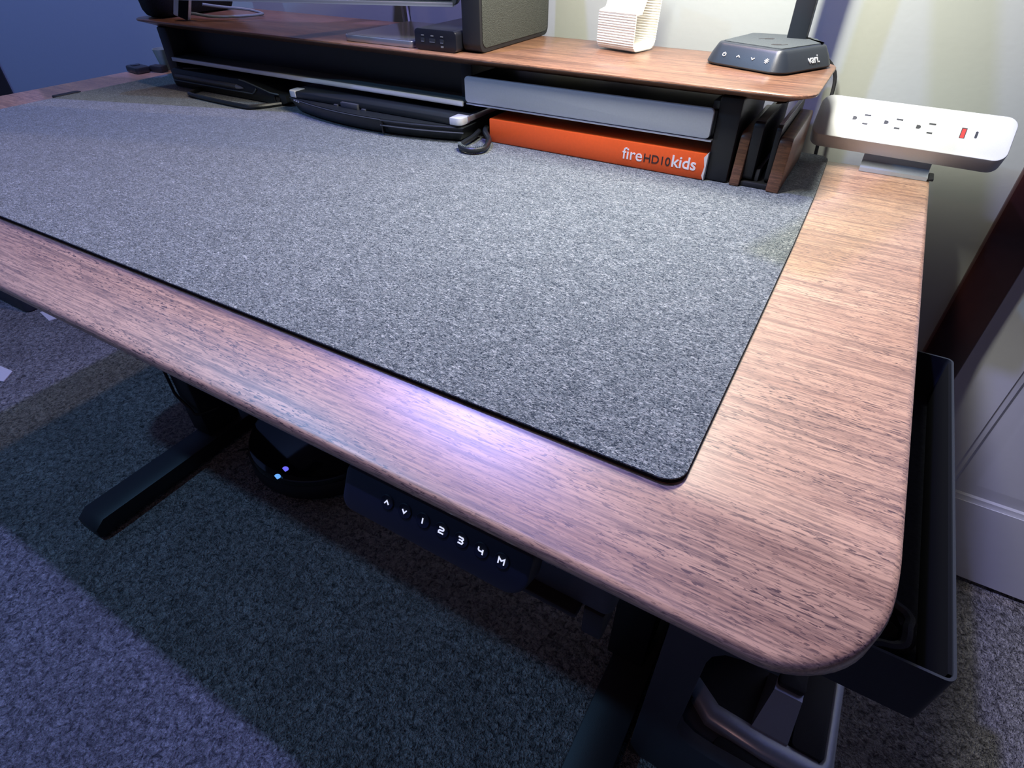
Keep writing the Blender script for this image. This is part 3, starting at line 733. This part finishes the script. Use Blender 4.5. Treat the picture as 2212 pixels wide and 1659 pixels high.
sun = [arc(0, 0, .0010, 0, 360, 12)] + [[(.0017 * math.cos(R(a)), .0017 * math.sin(R(a))), (.0029 * math.cos(R(a)), .0029 * math.sin(R(a)))] for a in range(0, 360, 45)]
finish('touch_symbol', strokes(bmesh.new(), sun, .0006, facemat(.79), .0003), INKW, la, smooth=0)
# name on the right face
A2 = V((-.1120, .8200, 0)); B2 = V((-.0670, .9050, 0)); ex2 = (B2 - A2).normalized(); en2 = V((ex2.y, -ex2.x, 0)); up2 = (V((0, 0, .0175)) - en2 * .009).normalized()
p2 = A2.lerp(B2, .54) - en2 * (.0045 - .0001) + V((0, 0, Z0 + .0085))
finish('lettering', text_bm('vari.', .0135, frame(p2 + en2 * .0026, ex2, up2), .0003, bold=.00012, font_scale=(.95, 1)), plain('lamp_print', (.5, .53, .55), .6), la, smooth=0)
# arm and head
finish('arm', B(-.1305, -.1065, .925, .9405, Z0 + H - .001, 1.343, bev=.002), LAMPM, la)
HMx = frame((-.1185, .9330, 1.330), (ex.x, ex.y, 0), (-ex.y, ex.x, 0))      # head swings out square to the base front
hd = finish('lamp_head', B(-.0235, .0235, -.470, .012, 0, .018, bev=.005, M=HMx), LAMPM, la)
finish('light_strip', B(-.0155, .0155, -.450, -.06, -.0030, .0002, M=HMx), LAMPLED, hd, smooth=0)
ld = bpy.data.lights.new('lamp_light', 'AREA'); ld.shape = 'RECTANGLE'; ld.size = .031; ld.size_y = .39; ld.energy = 10.0; ld.color = (1.0, .96, .82)
lo_ = bpy.data.objects.new('lamp_light', ld); COL.objects.link(lo_)
lo_.matrix_world = HMx @ Matrix.Translation((0, -.255, -.0045))
# lamp lead hanging behind the shelf end
bm = bmesh.new(); tube(bm, [(-.110, .955, Z0 + .012), (-.095, .985, Z0 + .006), (-.066, .992, .870), (-.060, .985, .830), (-.058, .975, .79), (-.050, .96, .70)], .0026, 8, smooth_n=6)
props(finish('lamp_cable', bm, BLACKPL, loc=(-.06, .985, .70)), 'thin black lead hanging behind the right shelf end', 'cable')

# ------------------------------------------------------------------ power strip clamped to the back right corner
ps = thing('clamp_power_strip', 'white tilted power strip with three outlets clamped to the desk corner', 'power strip', (.045, .93, T))
fb = V((0, .8990, .8125)); ft = V((0, .9440, .8512))
fy = (ft - fb).normalized(); H2 = (ft - fb).length
PS = frame((0, fb.y, fb.z), (1, 0, 0), fy)                  # z axis = face normal
rt0 = Matrix.Rotation(R(-.9), 4, 'Z')
PS = PS @ Matrix.Translation((.042, 0, 0)) @ Matrix.Rotation(R(-1.0), 4, 'Z') @ Matrix.Translation((-.042, 0, 0))
ol = rounded(rect(-.0675, .1520, -.0008, H2 + .0008), .0135, 8)
finish('housing', S(ol, -.0260, 0, bev=.0018, M=PS), WHITE, ps)
def sock(cx):
    o = []
    cy = H2 / 2
    d = [(-.0115, cy - .0026), (-.0090, cy - .0026)] + [(-.0090 + .0026 * math.cos(R(a)), cy + .0026 * math.sin(R(a))) for a in range(-80, 81, 20)] + [(-.0090, cy + .0026), (-.0115, cy + .0026)]
    o.append([V((p[0] + cx, p[1])) for p in d])
    o.append([V((p[0] + cx, p[1])) for p in rect(.0010, .0085, cy + .0052, cy + .0074)])
    o.append([V((p[0] + cx, p[1])) for p in rect(.0016, .0078, cy - .0074, cy - .0052)])
    return o
for cx in (-.0125, .0245, .0610):
    for k, q in enumerate(sock(cx)):
        finish('ground_hole' if k == 0 else 'blade_slot', S(q, -.0006, .00015, M=PS), HOLE, ps, smooth=0)
finish('usb_a_port', S([V(p) for p in rect(.0975, .1032, H2 / 2 - .0072, H2 / 2 + .0072)], -.0006, .00015, M=PS), HOLE, ps, smooth=0)
finish('usb_tongue', S([V(p) for p in rect(.0984, .1023, H2 / 2 - .0067, H2 / 2 + .0058)], 0, .0003, M=PS), RED, ps, smooth=0, label='red usb insert')
finish('usb_c_port', S(rounded(rect(.1128, .1155, H2 / 2 - .0048, H2 / 2 + .0048), .0013, 4), -.0006, .00015, M=PS), HOLE, ps, smooth=0)
# clamp: curved plate from under the housing down onto the desk top, jaw below
prof = [(.9250, .8060), (.9250, .7900), (.9225, .7835), (.9170, .7800), (.9060, .7785), (.9030, .7790), (.9030, T + .0004), (.9300, T + .0004), (.9315, T), (.9315, .7330), (.9050, .7330), (.9050, .7290), (.9355, .7290), (.9355, .7900), (.9330, .8060)]
finish('clamp', S([V(p) for p in prof][::-1], 0, .079, M=frame((.0050, 0, 0), (0, 1, 0), (0, 0, 1))), CLEAR, ps, smooth=25, label='smoky grey clamp plate')
bm = bmesh.new(); lathe(bm, [(.006, .690), (.006, .7289)], (.045, .915, 0), 16); lathe(bm, [(.014, .684), (.014, .691)], (.045, .915, 0), 20); finish('clamp_screw', bm, BLACK, ps)
finish('clamp_pad', B(.0855, .0915, .905, .9310, T + .0004, T + .0036, bev=.001), BLACKPL, ps)

# ------------------------------------------------------------------ on the floor
# robot vacuum
rv = thing('robot_vacuum', 'round glossy black robot vacuum on the carpet under the desk', 'robot vacuum', (-.905, .645, 0))
rc = (-.905, .645, 0)
bm = bmesh.new(); lathe(bm, [(.150, .012), (.172, .020), (.1745, .030), (.1745, .072), (.171, .080), (.160, .0845), (.02, .0850)], rc, 72); finish('body', bm, GLOSS, rv)
bm = bmesh.new()
for rr_, z0, z1 in ((.1772, .026, .066),):
    n = 48; a = [math.pi + math.pi * k / n for k in range(n + 1)]
    lo_r = [[V((rc[0] + r * math.cos(t), rc[1] + r * math.sin(t), z)) for t in a] for r, z in ((.1748, z0), (rr_, z0 + .004), (rr_, z1 - .004), (.1748, z1))]
    vr = [[bm.verts.new(p) for p in q] for q in lo_r]
    for p, q in zip(vr, vr[1:] + vr[:1]):
        for i in range(n): bm.faces.new((p[i], p[i + 1], q[i + 1], q[i]))
finish('bumper', bm, BLACKPL, rv)
for (lx, ly, mt) in ((-.8745, .4755, LEDB), (-.8765, .5000, LEDV)):
    bm = bmesh.new()
    tri = [V((lx + .0075 * math.cos(R(a)), ly + .0055 * math.sin(R(a)))) for a in range(0, 181, 20)] + [V((lx - .0070, ly - .003)), V((lx + .0055, ly - .0065))]
    slab(bm, tri, .0845, .0860); finish('indicator_light', bm, mt, rv, smooth=0)
for k in range(3):
    a = R(200 + 120 * k); c = V((-1.045, .555, .008))
    bm = bmesh.new(); tube(bm, [c, c + V((.035 * math.cos(a), .035 * math.sin(a), -.001)), c + V((.062 * math.cos(a + .15), .062 * math.sin(a + .15), -.003))], [.004, .003, .0015], 6); finish('side_brush', bm, BLACKPL, rv)

# floor unit with an open bay, right of the desk leg
fu = thing('floor_unit', 'dark grey floor unit with an open bay and silver inner rim under the desk corner', 'appliance', (.10, .53, 0))
y0, y1 = .392, .66
ol = [V(p) for p in ((-.0165, .004), (.205, .004), (.205, .128), (.088, .128), (.060, .132), (.042, .146), (.0350, .165), (.0350, .352), (.0385, .372), (.050, .388), (.070, .396), (.105, .398), (.105, .46), (-.0165, .46))]
finish('front_shell', S(ol, 0, .022, bev=.0015, M=frame((0, y0 + .022, 0), (1, 0, 0), (0, 0, 1))), DOCKG, fu)
bm = bmesh.new(); box(bm, -.0165, .034, y0 + .0222, y1, .004, .46, bev=.004); finish('side_shell', bm, DOCKG, fu)
finish('rear_shell', B(.0342, .150, .60, y1, .004, .46, bev=.004), BLACKPL, fu)
finish('head', B(.0342, .105, y0 + .0222, .5998, .402, .46, bev=.004), BLACKPL, fu)
finish('plinth', B(.0342, .238, y0 + .0222, .5998, .004, .120, bev=.004), DOCKG, fu)
# silver rim lying in the bay: a rounded front bar that turns back along the right side
fz = .1205
pth = [(.0365, .4800), (.075, .4500), (.150, .4440), (.200, .4440), (.220, .4455), (.2285, .4530), (.2305, .466), (.2305, .52), (.2305, .597)]
wid = [.0130, .0155, .0165, .0165, .0150, .0115, .0080, .0075, .0075]
bm = bmesh.new(); rs = []
for k, (p, wv) in enumerate(zip(pth, wid)):
    a = V(pth[max(0, k - 1)]); b_ = V(pth[min(len(pth) - 1, k + 1)]); d = (b_ - a).normalized(); nn = V((d.y, -d.x))
    ring = []
    for u, h in ((1, 0), (1, .007), (.92, .0115), (.65, .0155), (.1, .0180), (-.6, .0185), (-1, .0165), (-1, 0)):
        q = V(p) + nn * wv * u; ring.append(V((q.x, q.y, fz + h)))
    rs.append(ring)
rings(bm, rs)
finish('silver_rim', bm, DOCKS, fu, smooth=60, label='silver rim of the bay')
finish('bay_floor', B(.040, .2230, .458, .5990, fz + .0003, fz + .012), BLACKPL, fu, smooth=0)
bm = bmesh.new(); rings(bm, [[V((x, y, z)) for x, y, z in q] for q in (
    [(.126, .4580, fz + .0122), (.176, .4580, fz + .0122), (.176, .548, fz + .0122), (.134, .548, fz + .0122)],
    [(.127, .4585, fz + .0210), (.176, .4585, fz + .0210), (.176, .548, fz + .0210), (.134, .548, fz + .0210)],
    [(.1375, .500, fz + .0680), (.1745, .500, fz + .0680), (.1745, .548, fz + .0720), (.139, .548, fz + .0720)])])
finish('silver_wedge', bm, DOCKS, fu, smooth=0, label='silver wedge in the bay')
finish('wedge_cap', S(rounded(rect(.1385, .1745, .5060, .548), .006, 4), fz + .0690, fz + .0800, bev=.002), BLACKPL, fu)
finish('bay_panel', S(rounded(rect(.1800, .2220, .4600, .590), .007, 5), fz + .0122, fz + .0225, bev=.0008), BLACKPL, fu)
finish('front_insert', S(rounded(rect(.088, .204, .4145, .4300), [.001, .001, .001, .012], 5), .1202, .1262, bev=.0008), BLACKPL, fu)

# odds and ends beyond the desk
props(finish('floor_paper', S([V((-2.03, .33)), V((-1.905, .372)), V((-1.935, .41)), V((-2.05, .40))], .001, .004), PAPER, loc=(-1.98, .37, 0), smooth=0), 'white paper corner on the carpet at the left picture edge', 'paper')
props(finish('floor_paper', S([V((-2.205, .625)), V((-2.125, .612)), V((-2.10, .70)), V((-2.16, .72))], .001, .004), PAPER, loc=(-2.15, .67, 0), smooth=0), 'white paper scrap on the carpet just below the desk front edge', 'paper')
bx = thing('dark_storage_box', 'dark storage box on the carpet beyond the desk left end', 'box', (-2.5, .75, 0))
finish('bin', S(rounded(rect(-2.75, -2.235, .60, .92), .02, 4), .001, .30, bev=.006), CHAR, bx)
finish('lid', S(rounded(rect(-2.76, -2.225, .59, .93), .022, 4), .3005, .33, bev=.006), BLACKPL, bx)
